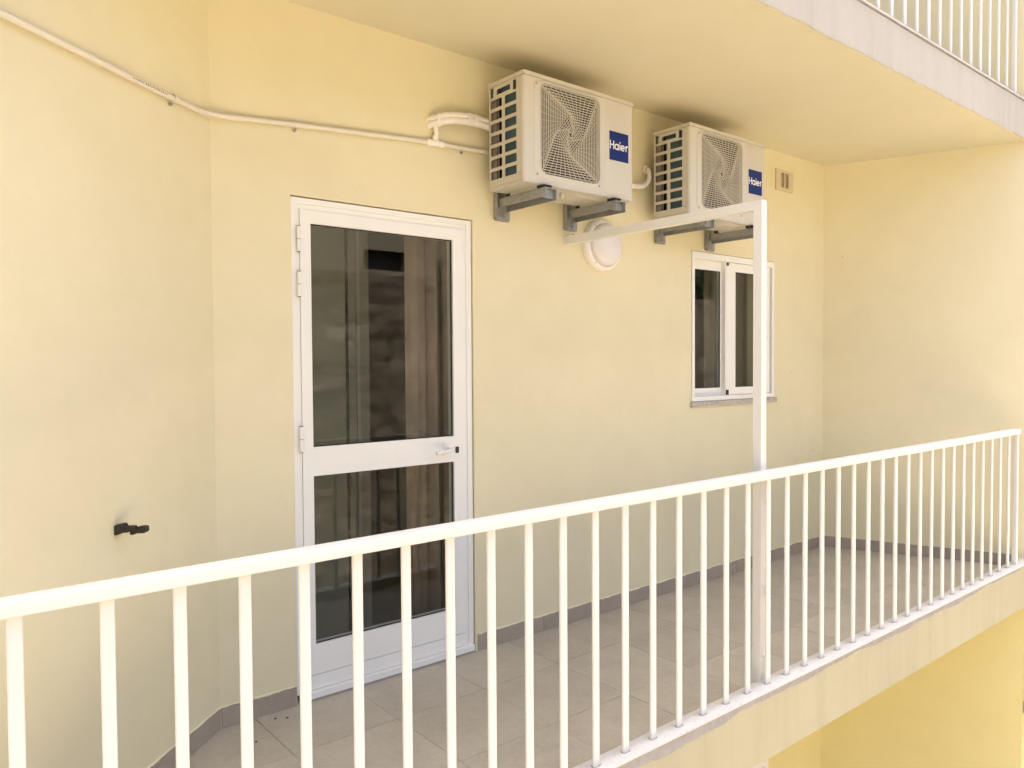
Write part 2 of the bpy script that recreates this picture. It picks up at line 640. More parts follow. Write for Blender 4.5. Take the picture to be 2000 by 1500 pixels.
bm = bmesh.new()
holed(bm, 0.9, 5.85, FZ - 0.16, 1.70, [(DX0, DX1, FZ - 0.01, DZ1), (WX0, WX1, WZ0, WZ1)],
      lambda u, v, d: (u, d, v), 0.0, 0.22)
tag(build('back_wall', bm, M['wall'], bld), 'cream plaster wall with the balcony door and window')
bm = bmesh.new()
holed(bm, 0.9, 5.85, GZ, FZ - 0.16, [(4.05, 4.965, -4.0, -2.895)], lambda u, v, d: (u, d, v), 0.0, 0.22)
tag(build('lower_wall', bm, M['lower'], bld), 'cream wall of the storey below the balcony, tinted with yellow bounce light')
build('upper_wall', B(0.9, 5.85, 0.0, 0.22, 1.70, 5.0), M['wall'], bld)

LD = Vector((-0.753, -0.657, 0)).normalized()
LN = Vector((0.657, -0.753, 0)).normalized()
LP = Vector((1.03, 0, 0))
le = LP + LD * 1.98
tag(build('left_wall', prism([(1.03, 0), (le.x, le.y), (le.x - 0.03, -1.31), (-9, -1.31), (-9, 0.2), (1.03, 0.2)], GZ, 5.0),
          M['wall'], bld), 'plain cream plaster wall running obliquely towards the viewer')
RS = 0.386
rpts = [(5.715, 0), (5.715 + RS * 1.29, -1.29), (12, -1.29), (12, 0.2), (5.715, 0.2)]
tag(build('right_wall', prism(rpts, FZ - 0.2, 5.0), M['wall'], bld), 'plain cream plaster wall closing the far end of the balcony')
build('lower_right_wall', prism([(5.715, 0), (5.715 + RS * 1.24, -1.24), (12, -1.24), (12, 0.2), (5.715, 0.2)], GZ, FZ - 0.2),
      M['lower'], bld)
# far-end pier below the balcony with its worn base
build('pier', B(6.205, 6.9, -1.34, -1.20, -2.42, -1.72), M['wall'], bld, bev=0.006)
build('pier_base', B(6.20, 6.9, -1.345, -1.20, -2.50, -2.422), M['cement'], bld, bev=0.006)

# ceiling slab of the balcony (floor of the one above) with its pale outer face
bm = B(-1.2, 6.45, -1.235, 0.15, CZ, 1.74)
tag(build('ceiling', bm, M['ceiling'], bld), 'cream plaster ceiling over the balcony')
bm = bmesh.new()
N = 160
prev = None
for i in range(N + 1):
    x = -1.2 + 7.65 * i / N
    zb = CZ - 0.002 + random.uniform(-0.004, 0.004)
    cur = [bm.verts.new((x, -1.236, zb)), bm.verts.new((x, -1.245, zb + 0.004)), bm.verts.new((x, -1.245, 1.752)),
           bm.verts.new((x, -1.236, 1.756))]
    if prev:
        for k in range(4):
            bm.faces.new((prev[k], prev[(k + 1) % 4], cur[(k + 1) % 4], cur[k]))
    prev = cur
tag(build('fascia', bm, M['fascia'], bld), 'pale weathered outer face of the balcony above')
build('upper_coping', B(-1.2, 6.3, -1.252, -1.165, 1.757, 1.772), M['cement'], bld, bev=0.003)
# floor slab with its outer face
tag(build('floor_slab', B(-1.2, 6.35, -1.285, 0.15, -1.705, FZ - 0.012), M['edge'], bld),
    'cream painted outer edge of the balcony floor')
# the grey cement band below the track, ragged at its lower edge
bm = bmesh.new()
N = 420
prev = None
for i in range(N + 1):
    x = -1.2 + 7.45 * i / N
    w_ = 0.010 * math.sin(x * 2.1 + 1) + 0.007 * math.sin(x * 7.3) + 0.004 * math.sin(x * 19) + random.uniform(-0.004, 0.004)
    zb = -1.446 + 0.009 * (x - 3) / 1.4 + 0.8 * w_
    zb = min(zb, -1.4165)
    cur = [bm.verts.new((x, -1.2851, -1.414)), bm.verts.new((x, -1.2875, -1.414)), bm.verts.new((x, -1.2868, zb)),
           bm.verts.new((x, -1.2851, zb))]
    if prev:
        for k in range(4):
            bm.faces.new((prev[k], prev[(k + 1) % 4], cur[(k + 1) % 4], cur[k]))
    prev = cur
build('cement_band', bm, M['cement'], bld)
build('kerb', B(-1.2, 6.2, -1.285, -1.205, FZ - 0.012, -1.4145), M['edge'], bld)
# roof and rear shell, so that the sun stays behind the building
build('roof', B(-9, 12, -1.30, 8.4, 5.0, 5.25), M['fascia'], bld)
bm = bmesh.new()
box(bm, -9, 12, 8.0, 8.2, GZ, 5.0)
box(bm, -9, -8.8, 0.2, 8.0, GZ, 5.0)
box(bm, 11.8, 12, 0.2, 8.0, GZ, 5.0)
build('rear_wall', bm, M['wall'], bld)
# rooms behind the glass
bm = bmesh.new()
box(bm, -0.4, 3.55, 3.6, 3.7, -1.6, 1.4)
box(bm, -0.5, -0.4, 0.25, 3.7, -1.6, 1.4)
box(bm, 3.55, 3.65, 0.25, 3.7, -1.6, 1.4)
box(bm, -0.5, 6.5, 0.25, 3.7, 1.3, 1.4)
box(bm, 6.4, 6.5, 0.25, 3.7, -1.6, 1.4)
box(bm, 3.65, 6.4, 2.6, 2.7, -1.6, 1.4)
box(bm, -0.5, 6.5, 0.23, 3.7, -1.62, -1.475)
build('room_wall', bm, M['room'], bld)

# floor tiles, 45 cm, laid from the wall outwards
flo = build('floor', B(-1.2, 6.3, -1.207, 0.05, FZ - 0.0115, FZ - 0.0035), M['grout'], bld)
tag(flo, 'taupe stoneware tiled balcony floor')
xs = [2.067 + 0.4475 * k for k in range(-6, 10)]
ys = [(-0.385, 0.06), (-0.828, -0.385), (-1.206, -0.828)]
protos = {}
for j, (y0, y1) in enumerate(ys):
    for i in range(len(xs) - 1):
        x0 = xs[i]
        cx, cyy = x0 + 0.4475 / 2, (y0 + y1) / 2
        if cx < 1.03 - 0.25 + cyy * 1.146 or cx > 5.715 - RS * cyy + 0.25:
            continue
        gq = 0.0010
        if j not in protos:
            hw, hh = 0.4475 / 2 - gq, (y1 - y0) / 2 - gq
            p = build('tile', B(-hw, hw, -hh, hh, -0.004, 0.004), M['tile'], flo, bev=0.0012, seg=1, loc=(cx, cyy, FZ - 0.004))
            protos[j] = p
        else:
            p = inst(protos[j], 'tile', (cx, cyy, FZ - 0.004 + random.uniform(-0.0006, 0.0006)), flo)

# skirting tiles
SKT = -1.378


def skirting(parent, p0, d, nrm, runs, label):
    sk = empty('skirting', p0, parent=parent, label=label)
    ang = math.atan2(d.y, d.x)
    for a, b in runs:
        x = a
        while x < b - 0.02:
            w = min(0.4475, b - x)
            if b - x - w < 0.05:
                w = b - x
            bm = B(0.001, w - 0.001, -0.0045, 0.012, 0, SKT - FZ + random.uniform(-0.002, 0.002))
            # local -y must point along nrm
            bmesh.ops.bevel(bm, geom=list(bm.edges), offset=0.0012, segments=1, affect='EDGES')
            q = p0 + d * x
            mat = Matrix.Translation(Vector((q.x, q.y, FZ))) @ Matrix((
                (d.x, -nrm.x, 0, 0), (d.y, -nrm.y, 0, 0), (0, 0, 1, 0), (0, 0, 0, 1)))
            bmesh.ops.transform(bm, matrix=mat, verts=list(bm.verts))
            build('skirting_tile', bm, M['skirt'], sk)
            x += w
    return sk


skirting(bld, Vector((1.03, 0, 0)), Vector((1, 0, 0)), Vector((0, -1, 0)), [(0.006, DX0 - 1.03 - 0.002), (DX1 - 1.03 + 0.012, 4.69)],
         'taupe tile skirting along the wall with the door')
skirting(bld, LP, LD, LN, [(0.0, 1.75)], 'taupe tile skirting along the oblique wall at the left')
rd = Vector((RS, -1, 0)).normalized()
rn = Vector((-1, -RS, 0)).normalized()
skirting(bld, Vector((5.715, 0, 0)), rd, rn, [(0.004, 1.27)], 'taupe tile skirting at the far end')
# ragged paint line where the wall colour laps over the skirting
bm = bmesh.new()
for (p0, d, nrm, a, b) in ((LP, LD, LN, 0.0, 1.75), (Vector((1.03, 0, 0)), Vector((1, 0, 0)), Vector((0, -1, 0)), 0.0, 0.32),
                           (Vector((1.03, 0, 0)), Vector((1, 0, 0)), Vector((0, -1, 0)), 1.30, 4.69)):
    n = int((b - a) / 0.012)
    prev = None
    for i in range(n + 1):
        q = p0 + d * (a + (b - a) * i / n)
        zb = SKT + 0.0005 + random.uniform(-0.004, 0.002) + 0.003 * math.sin(i * 0.31)
        o1 = 0.0048 + random.uniform(0, 0.001)
        cur = [bm.verts.new((q.x + nrm.x * 0.0005, q.y + nrm.y * 0.0005, SKT + 0.005)),
               bm.verts.new((q.x + nrm.x * o1, q.y + nrm.y * o1, SKT + 0.0015)),
               bm.verts.new((q.x + nrm.x * o1, q.y + nrm.y * o1, zb))]
        if prev:
            for k in range(2):
                bm.faces.new((prev[k], prev[k + 1], cur[k + 1], cur[k]))
        prev = cur
build('paint_lap', bm, M['wall'], bld)

# ------------------------------------------------------------------ balcony door
door = empty('balcony_door', (1.83, 0, FZ), parent=bld, label='white aluminium glazed balcony door with mid rail and lever handle')
FY = 0.008
bm = bmesh.new()
holed(bm, DX0 + 0.004, DX1 - 0.006, FZ + 0.038, DZ1 - 0.006, [(DX0 + 0.026, DX1 - 0.034, FZ + 0.03, DZ1 - 0.030)],
      lambda u, v, d: (u, d, v), FY, FY + 0.06)
build('frame', bm, M['frame'], door, bev=0.0015, seg=1)
bm = bmesh.new()
holed(bm, DX0 + 0.026, DX1 - 0.034, FZ + 0.030, DZ1 - 0.030, [(DX0 + 0.043, DX1 - 0.052, FZ + 0.04, DZ1 - 0.051)],
      lambda u, v, d: (u, d, v), FY + 0.0065, FY + 0.055)
build('rebate', bm, M['frame'], door, bev=0.0012, seg=1)
LX0, LX1, LZ0, LZ1 = DX0 + 0.0445, DX1 - 0.0535, -1.4185, DZ1 - 0.0525
G1 = (1.450, 2.193, -0.362, 0.601)
G2 = (1.450, 2.193, -1.223, -0.488)
bm = bmesh.new()
holed(bm, LX0, LX1, -1.354, LZ1, [G1, G2], lambda u, v, d: (u, d, v), FY + 0.001, FY + 0.05)
build('leaf', bm, M['frame'], door, bev=0.0018, seg=2)
build('kick_rail', B(LX0, LX1, FY - 0.001, FY + 0.05, LZ0, -1.3565), M['frame'], door, bev=0.002)
build('threshold', B(DX0 + 0.05, DX1 - 0.014, -0.012, 0.07, FZ + 0.012, -1.4215), M['frame'], door, bev=0.003)
build('threshold_bed', B(DX0 + 0.03, DX1 - 0.010, -0.006, 0.07, FZ, FZ + 0.012), M['cement'], door)
for gl in (G1, G2):
    p = build('pane', B(gl[0] - 0.004, gl[1] + 0.004, FY + 0.020, FY + 0.024, gl[2] - 0.004, gl[3] + 0.004), M['glass'], door)
    bm = bmesh.new()
    holed(bm, gl[0] - 0.001, gl[1] + 0.001, gl[2] - 0.001, gl[3] + 0.001,
          [(gl[0] + 0.004, gl[1] - 0.004, gl[2] + 0.004, gl[3] - 0.004)], lambda u, v, d: (u, d, v), FY + 0.012, FY + 0.0195)
    build('gasket', bm, M['gasket'], door)
for zt, zb in ((0.581, 0.475), (0.390, 0.285), (-0.270, -0.377)):
    zm = (zt + zb) / 2
    bm = bmesh.new()
    xk = 1.3905
    for a, b in ((zb, zm - 0.001), (zm + 0.001, zt)):
        tube(bm, [(xk, -0.002, a), (xk, -0.002, b)], 0.0085, 14)
    hg = build('hinge', bm, M['frame'], door, True)
    build('hinge_plate', B(xk, xk + 0.026, FY - 0.004, FY + 0.004, zm, zt), M['frame'], door, bev=0.001, seg=1)
    for a in (zb - 0.002, zm - 0.0012, zt):
        build('hinge_washer', tube(bmesh.new(), [(xk, -0.002, a), (xk, -0.002, a + 0.0025)], 0.0078, 12), M['gasket'], door)
# lever handle and lock cylinder
bm = bmesh.new()
tube(bm, smooth_path([(2.140, -0.006, -0.420), (2.140, -0.030, -0.422), (2.132, -0.046, -0.424), (2.105, -0.049, -0.428),
                      (2.050, -0.046, -0.432)], 5), 0.009, 10)
build('handle', bm, M['frame'], door, True)
build('handle_plate', B(2.125, 2.155, FY - 0.010, FY + 0.002, -0.452, -0.396), M['frame'], door, bev=0.004)
bm = B(2.2005, 2.217, FY - 0.006, FY + 0.003, -0.446, -0.416)
build('lock_cylinder', bm, M['black'], door, bev=0.0055)

# inside the door: an inner panel standing ajar and a curtain
ip = empty('inner_door', (1.55, 0.5, FZ), parent=bld, label='grey green inner panel seen through the door glass')
build('panel', B(1.30, 2.066, 0.62, 0.66, FZ, 1.0), M['roomdoor'], ip)
build('stile', B(1.985, 2.004, 0.606, 0.622, FZ, 1.0), M['room'], ip)
build('stile', B(1.926, 1.932, 0.60, 0.62, FZ, 1.0), M['gasket'], ip)


def curtain(name, x0, x1, y, z0, z1, amp, waves, mat, label, flat=0.0):
    bm = bmesh.new()
    n = 90
    rows = []
    for j, zz in enumerate((z1, (z0 + z1) / 2, z0)):
        row = []
        for i in range(n + 1):
            t = i / n
            a = amp * (0.15 if t < flat else 1.0)
            ph = t * waves * 2 * math.pi
            row.append(bm.verts.new((x0 + (x1 - x0) * t, y + a * math.sin(ph) + 0.35 * a * math.sin(2.3 * ph + 1) + 0.01 * j * math.sin(ph * 0.5), zz)))
        rows.append(row)
    for a, b in zip(rows, rows[1:]):
        for i in range(n):
            bm.faces.new((a[i], a[i + 1], b[i + 1], b[i]))
    o = build(name, bm, mat, None, True)
    sm = o.modifiers.new('thickness', 'SOLIDIFY')
    sm.thickness = 0.003
    return tag(o, label, 'curtain')


curtain('curtain', 2.105, 2.90, 0.31, FZ + 0.03, 1.2, 0.050, 8, M['curtain'],
        'brown pleated curtain hanging behind the balcony door glass', 0.16)
curtain('curtain', 4.69, 5.17, 0.36, FZ + 0.05, 1.2, 0.02, 3, M['curtain2'],
        'taupe curtain hanging behind the sliding window')

# ------------------------------------------------------------------ sliding window
win = empty('sliding_window', (4.54, 0, -0.29), parent=bld, label='white aluminium two pane sliding window with stone sill')
bm = bmesh.new()
holed(bm, WX0 + 0.004, WX1 - 0.004, -0.262, WZ1 - 0.004, [(WX0 + 0.030, WX1 - 0.030, -0.232, WZ1 - 0.045)],
      lambda u, v, d: (u, d, v), -0.006, 0.075)
build('frame', bm, M['frame'], win, bev=0.0018, seg=1)
bm = bmesh.new()
holed(bm, WX0 + 0.030, 4.447, -0.232, WZ1 - 0.045, [(4.100, 4.424, -0.180, 0.606)], lambda u, v, d: (u, d, v), 0.038, 0.064)
sash_a = build('sash', bm, M['frame'], win, bev=0.0015, seg=1)
bm = bmesh.new()
holed(bm, 4.447, WX1 - 0.045, -0.230, WZ1 - 0.047, [(4.552, 4.895, -0.180, 0.608)], lambda u, v, d: (u, d, v), 0.004, 0.032)
sash_b = build('sash', bm, M['frame'], win, bev=0.0015, seg=1)
build('pane', B(4.098, 4.426, 0.049, 0.053, -0.182, 0.608), M['glass'], sash_a)
build('pane', B(4.550, 4.897, 0.016, 0.020, -0.182, 0.610), M['glass'], sash_b)
for (a, b, c, d, y, par) in ((4.100, 4.424, -0.180, 0.606, 0.0395, sash_a), (4.552, 4.895, -0.180, 0.608, 0.0065, sash_b)):
    bm = bmesh.new()
    holed(bm, a - 0.001, b + 0.001, c - 0.001, d + 0.001, [(a + 0.004, b - 0.004, c + 0.004, d - 0.004)],
          lambda u, v, w: (u, w, v), y, y + 0.008)
    build('gasket', bm, M['gasket'], par)
build('meeting_stile', B(4.436, 4.4465, 0.006, 0.060, -0.231, WZ1 - 0.046), M['frame'], win)
build('shadow_gap', B(4.9735, 4.987, 0.030, 0.06, -0.231, WZ1 - 0.047), M['gasket'], win)
build('latch', B(4.444, 4.464, -0.004, 0.004, -0.229, -0.196), M['black'], win, bev=0.001, seg=1)
build('latch', B(4.450, 4.468, -0.002, 0.004, 0.645, 0.664), M['black'], win, bev=0.001, seg=1)
build('sill', B(WX0 - 0.012, WX1 + 0.022, -0.014, 0.10, -0.297, -0.2645), M['marble'], win, bev=0.004)

lw = empty('lower_window', (4.5, 0, -3.4), parent=bld, label='window of the storey below just showing under the balcony edge')
bm = bmesh.new()
holed(bm, 4.052, 4.963, -3.998, -2.897, [(4.09, 4.915, -3.95, -2.945)], lambda u, v, d: (u, d, v), -0.004, 0.07)
build('frame', bm, M['frame'], lw, bev=0.0018, seg=1)
build('pane', B(4.085, 4.92, 0.03, 0.034, -3.96, -2.94), M['glass'], lw)
build('shutter', B(4.06, 4.95, 0.16, 0.18, -3.99, -2.90), M['room'], lw)

# ------------------------------------------------------------------ railing
YR = -1.25


def railing(name, label, dy, dz):
    r = empty(name, (2.9, YR + dy, SILL + dz), label, 'railing', 'white balcony railings')
    y = YR + dy
    x0, x1 = -0.36, 5.985
    # top rail: rounded flat section
    sec = rrect(-0.0255, 0.0255, -0.035, 0.0, 0.0045, 4)
    bm = bmesh.new()
    ztop = -0.4735 + dz
    loft(bm, [[(x, y + a, ztop + b) for a, b in sec] for x in (x0, x1)], True, True)
    build('top_rail', bm, M['rail'], r, True)
    bsec = rrect(-0.0150, 0.0150, -0.0068, 0.0068, 0.0055, 3)
    zt, zb = ztop - 0.034, SILL + dz - 0.006
    bm = bmesh.new()
    loft(bm, [[(a, b, zz) for a, b in bsec] for zz in (zb, zt)], True, True)
    proto = None
    xs_ = [0.206 - 0.171, 0.206 - 0.323, 0.206] + [0.377 + 0.1516 * k for k in range(37)]
    for x in xs_:
        if proto is None:
            proto = build('baluster', bm, M['rail'], r, True, loc=(x, y, 0))
        else:
            inst(proto, 'baluster', (x, y, 0), r).rotation_euler = (0, random.uniform(-0.0012, 0.0012), random.uniform(-0.06, 0.06))
    bm = bmesh.new()
    loft(bm, [[(5.968 + a, y + b, zz) for a, b in rrect(-0.014, 0.014, -0.016, 0.016, 0.005, 3)] for zz in (zb, zt)], True, True)
    build('end_post', bm, M['rail'], r, True)
    # base track with a rounded nose
    tsec = rrect(-0.043, 0.045, -0.014, 0.0, 0.0055, 3)
    bm = bmesh.new()
    loft(bm, [[(x, y + a, SILL + dz + b) for a, b in tsec] for x in (-0.6, 6.19)], True, True)
    build('base_track', bm, M['sill'], r, True)
    # small collars where the bars enter the track
    bm = bmesh.new()
    csec = rrect(-0.0195, 0.0195, -0.0105, 0.0105, 0.008, 3)
    loft(bm, [[(a, b, zz) for a, b in csec] for zz in (SILL + dz - 0.001, SILL + dz + 0.0018)], True, True)
    cp = None
    for x in xs_:
        if cp is None:
            cp = build('collar', bm, M['cement'], r, loc=(x, y, 0))
        else:
            inst(cp, 'collar', (x, y, 0), r)
    return r


railing('balcony_railing', 'white metal railing with vertical bars along the balcony in front of the door', 0, 0)
railing('balcony_railing', 'white metal railing of the balcony above, showing at the top right', 0.04, 3.172)

# ------------------------------------------------------------------ partition frame (post and beam)
pf = empty('partition_frame', (2.957, -1.207, FZ), 'white square tube frame, post at the railing with a beam back to the wall', 'frame')
PX0, PX1, PY0, PY1 = 2.937, 2.977, -1.2265, -1.1865
build('post', B(PX0, PX1, PY0, PY1, FZ, 0.690), M['rail'], pf, bev=0.003)
build('beam', B(PX0, PX1, PY1 + 0.0005, -0.012, 0.649, 0.690), M['rail'], pf, bev=0.003)
build('wall_socket', B(PX0 - 0.004, PX1 + 0.004, -0.012, 0.0, 0.644, 0.694), M['rail'], pf, bev=0.002)
for z in (-1.0, -1.302):
    build('fixing_tab', B(2.945, 2.969, -1.244, -1.2265, z - 0.014, z + 0.014), M['rail'], pf, bev=0.002)
bm = bmesh.new()
tube(bm, [(2.957, -0.05, 0.689), (2.957, -0.05, 0.699)], 0.006, 8)
build('bolt', bm, M['zinc'], pf)

# ------------------------------------------------------------------ air conditioner outdoor unit
AW, AD, AH = 0.760, 0.265, 0.519


def stroke_letters(parent, x0, z0, w, y):
    """the word on the label: flat raised strokes. w is the full word width"""
    u = w / 4.62                    # one unit = x-height roughly
    t = 0.20 * u
    bm = bmesh.new()

    def seg(pts):
        bar_path(bm, [(x0 + a * u, z0 + b * u) for a, b in pts], t, y, y + 0.0006)

    def arc(cx, cz, r, a0, a1, n=18):
        return [(cx + r * math.cos(R(a0 + (a1 - a0) * k / n)), cz + r * math.sin(R(a0 + (a1 - a0) * k / n))) for k in range(n + 1)]
    # H
    seg([(0.10, 0), (0.10, 1.42)])
    seg([(0.95, 0), (0.95, 1.42)])
    seg([(0.10, 0.73), (0.95, 0.73)])
    # a
    seg(arc(1.68, 0.5, 0.42, 0, 360, 26))
    seg([(2.10, 0), (2.10, 1.0)])
    # i
    seg([(2.50, 0), (2.50, 1.0)])
    seg([(2.50, 1.20), (2.50, 1.42)])
    # e
    seg(arc(3.22, 0.5, 0.42, 0, 318, 26))
    seg([(2.80, 0.5), (3.64, 0.5)])
    # r
    seg([(4.04, 0), (4.04, 1.0)])
    seg(arc(4.42, 0.58, 0.36, 175, 78, 10))
    return build('lettering', bm, M['white'], parent)


def make_ac(loc, label, group):
    X, Y, Z = loc
    r = empty('air_conditioner_unit', loc, label, 'air conditioner', group)
    yf = Y - AD                                     # front plane
    # back, right side, bottom
    bm = bmesh.new()
    box(bm, X + 0.002, X + AW - 0.002, Y - 0.003, Y, Z + 0.02, Z + AH - 0.02)
    box(bm, X + AW - 0.003, X + AW, yf + 0.014, Y - 0.0035, Z + 0.016, Z + AH - 0.0205)
    build('casing', bm, M['ac'], r)
    bm = B(X + 0.002, X + AW - 0.002, yf + 0.004, Y - 0.002, Z, Z + 0.0155)
    build('base_pan', bm, M['ac'], r, bev=0.004)
    bm = bmesh.new()
    for (a, b, c, d) in ((0.10, 0.30, -0.05, -0.21), (0.40, 0.66, -0.05, -0.21)):
        lo = rrect(X + a, X + b, Y + d, Y + c, 0.03, 5)
        li = rrect(X + a + 0.012, X + b - 0.012, Y + d + 0.012, Y + c - 0.012, 0.02, 5)
        loft(bm, [[(p, q, Z + 0.0005) for p, q in lo], [(p, q, Z - 0.006) for p, q in li]], False, True)
    build('pan_rib', bm, M['ac'], r)
    # lid
    build('lid', B(X - 0.0015, X + AW + 0.0015, yf - 0.0015, Y + 0.0015, Z + AH - 0.0185, Z + AH), M['ac'], r, bev=0.0045, seg=3)
    # left side with its openings
    cells = []
    for k in range(7):
        zt = 0.4345 - 0.0575 * k
        cells.append((0.014, 0.101, zt - 0.041, zt))
        cells.append((0.124, 0.210, zt - 0.041, zt))
    cells += [(0.014, 0.038, 0.447, 0.494), (0.186, 0.210, 0.445, 0.490), (0.063, 0.165, 0.454, 0.480)]
    bm = bmesh.new()
    holed(bm, 0.0035, 0.246, 0.016, AH - 0.0205, cells, lambda u, v, d: (X + d, Y - u, Z + v), 0.0, 0.0025)
    side = build('side_grille', bm, M['ac'], r)
    bm = bmesh.new()
    box(bm, X - 0.0012, X, Y - 0.232, Y - 0.228, Z + 0.03, Z + 0.485)
    box(bm, X - 0.0008, X, Y - 0.085, Y - 0.065, Z + 0.026, Z + 0.030)
    build('seam', bm, M['ac'], side)
    bm = bmesh.new()
    for (u, v) in ((0.07, AH - 0.010), (0.20, AH - 0.010), (0.236, 0.045), (0.225, 0.052)):
        bmesh.ops.create_icosphere(bm, subdivisions=1, radius=0.003, matrix=Matrix.Translation((X - 0.001, Y - u, Z + v)))
    build('screw', bm, M['zinc'], side)
    # what shows through the side openings
    bm = bmesh.new()
    box(bm, X + 0.020, X + 0.040, Y - 0.225, Y - 0.078, Z + 0.02, Z + AH - 0.03)
    for k in range(58):
        yy = Y - 0.080 - 0.0025 * k
        box(bm, X + 0.0175, X + 0.0205, yy - 0.0008, yy, Z + 0.02, Z + AH - 0.03)
    build('coil', bm, M['coil'], r)
    bm = bmesh.new()
    box(bm, X + 0.012, X + 0.030, Y - 0.046, Y - 0.004, Z + 0.02, Z + AH - 0.03)
    box(bm, X + 0.009, X + 0.013, Y - 0.066, Y - 0.061, Z + 0.02, Z + AH - 0.03)
    build('coil_end_plate', bm, M['coilend'], r)
    build('coil_rear', B(X + 0.045, X + AW - 0.02, Y - 0.030, Y - 0.006, Z + 0.02, Z + AH - 0.03), M['acdark'], r)
    # front panel with the fan opening
    hx0, hx1, hz0, hz1 = X + 0.100, X + 0.498, Z + 0.054, Z + 0.482
    hc = ((hx0 + hx1) / 2, (hz0 + hz1) / 2)
    ox0, ox1, oz0, oz1 = X + 0.014, X + AW - 0.014, Z + 0.004, Z + AH - 0.0205
    hole = rrect(hx0, hx1, hz0, hz1, 0.042, 7)
    extra = []
    pts = []
    n = len(hole)
    corners = [(ox1, oz1), (ox0, oz1), (ox0, oz0), (ox1, oz0)]

    def cast(px, pz):
        dx, dz = px - hc[0], pz - hc[1]
        ts = []
        if dx > 1e-9: ts.append((ox1 - hc[0]) / dx)
        if dx < -1e-9: ts.append((ox0 - hc[0]) / dx)
        if dz > 1e-9: ts.append((oz1 - hc[1]) / dz)
        if dz < -1e-9: ts.append((oz0 - hc[1]) / dz)
        t_ = min(ts)
        return (hc[0] + dx * t_, hc[1] + dz * t_)
    inner, outer = [], []
    # order by angle and insert the outer corners
    items = [(math.atan2(p[1] - hc[1], p[0] - hc[0]), p, None) for p in hole]
    for c in corners:
        a = math.atan2(c[1] - hc[1], c[0] - hc[0])
        # hole point at that angle by interpolation
        best = None
        for k in range(n):
            p, q = hole[k], hole[(k + 1) % n]
            a1, a2 = (math.atan2(s[1] - hc[1], s[0] - hc[0]) for s in (p, q))
            if a2 < a1:
                a2 += 2 * math.pi
            aa = a + 2 * math.pi if a < a1 - 1e-9 and a + 2 * math.pi < a2 else a
            if a1 <= aa < a2:
                t_ = (aa - a1) / (a2 - a1)
                best = (p[0] + (q[0] - p[0]) * t_, p[1] + (q[1] - p[1]) * t_)
        if best is None:
            best = hole[0]
        items.append((a, best, c))
    items.sort(key=lambda s: s[0])
    for a, p, c in items:
        inner.append(p)
        outer.append(c if c else cast(*p))
    bm = bmesh.new()
    loft(bm, [[(a, yf, b) for a, b in outer], [(a, yf, b) for a, b in inner], [(a, yf + 0.010, b) for a, b in inner]])
    # rounded vertical edges of the front
    for sgn, xe in ((-1, X), (1, X + AW)):
        xc = xe - sgn * 0.014
        prev = None
        for k in range(7):
            a = R(90 * k / 6)
            px, py = xc + sgn * 0.014 * math.sin(a), yf + 0.014 - 0.014 * math.cos(a)
            cur = (bm.verts.new((px, py, oz0)), bm.verts.new((px, py, oz1)))
            if prev:
                bm.faces.new((prev[0], cur[0], cur[1], prev[1]))
            prev = cur
        cur = (bm.verts.new((xe, yf + 0.020, oz0)), bm.verts.new((xe, yf + 0.020, oz1)))
        bm.faces.new((prev[0], cur[0], cur[1], prev[1]))
    fp = build('front_panel', bm, M['acf'], r, True)
    bm = bmesh.new()
    A = lambda i: rrect(X + 0.060 + i, X + 0.514 - i, Z + 0.030 + i, Z + 0.488 - i, 0.030 - i * 0.4, 7)
    Hh = lambda i: rrect(hx0 - i, hx1 + i, hz0 - i, hz1 + i, 0.042, 7)
    loft(bm, [[(a, yf + 0.0002, b) for a, b in A(0)], [(a, yf - 0.005, b) for a, b in A(0.004)], [(a, yf - 0.0055, b) for a, b in A(0.006)],
              [(a, yf - 0.0058, b) for a, b in Hh(0.006)], [(a, yf - 0.0085, b) for a, b in Hh(0.004)],
              [(a, yf - 0.0085, b) for a, b in Hh(0.0015)], [(a, yf + 0.012, b) for a, b in Hh(0.0)]])
    gs = build('grille_surround', bm, M['acf'], r, True)
    bm = bmesh.new()
    for (a, b) in ((0.076, 0.470), (0.078, 0.046), (0.496, 0.046)):
        lathe_y(bm, X + a, Z + b, [(0.0065, yf - 0.0050), (0.0065, yf - 0.0062), (0.0035, yf - 0.0066), (0.0, yf - 0.0050)], 12)
    build('screw', bm, M['zinc'], gs)
    bm = bmesh.new()
    P = lambda i: rrect(X + 0.540 + i, X + 0.746 - i, Z + 0.026 + i, Z + 0.488 - i, 0.012, 5)
    loft(bm, [[(a, yf + 0.0002, b) for a, b in P(0)], [(a, yf - 0.0022, b) for a, b in P(0.004)], [(a, yf - 0.0028, b) for a, b in P(0.006)]], False, True)
    build('service_panel', bm, M['acf'], r, True)
    lb = build('brand_label', B(X + 0.574, X + 0.718, yf - 0.0036, yf - 0.0026, Z + 0.195, Z + 0.343), M['blue'], r)
    stroke_letters(lb, X + 0.5775, Z + 0.252, 0.139, yf - 0.0043)
    # whirl-shaped grille: nested squares turned ever further towards the middle, crossed by curved ribs
    bm = bmesh.new()
    hw, hh = 0.1985, 0.2135
    KQ = 0.47                                   # the inner square stands on its corner at this radius

    def gp(lv, q, u, v):
        th = R(-45 * lv - 90 * q)
        k_ = (KQ / math.sqrt(2)) ** lv
        u, v = u * k_, v * k_
        return (hc[0] + (u * math.cos(th) - v * math.sin(th)) * hw, hc[1] + (u * math.sin(th) + v * math.cos(th)) * hh)
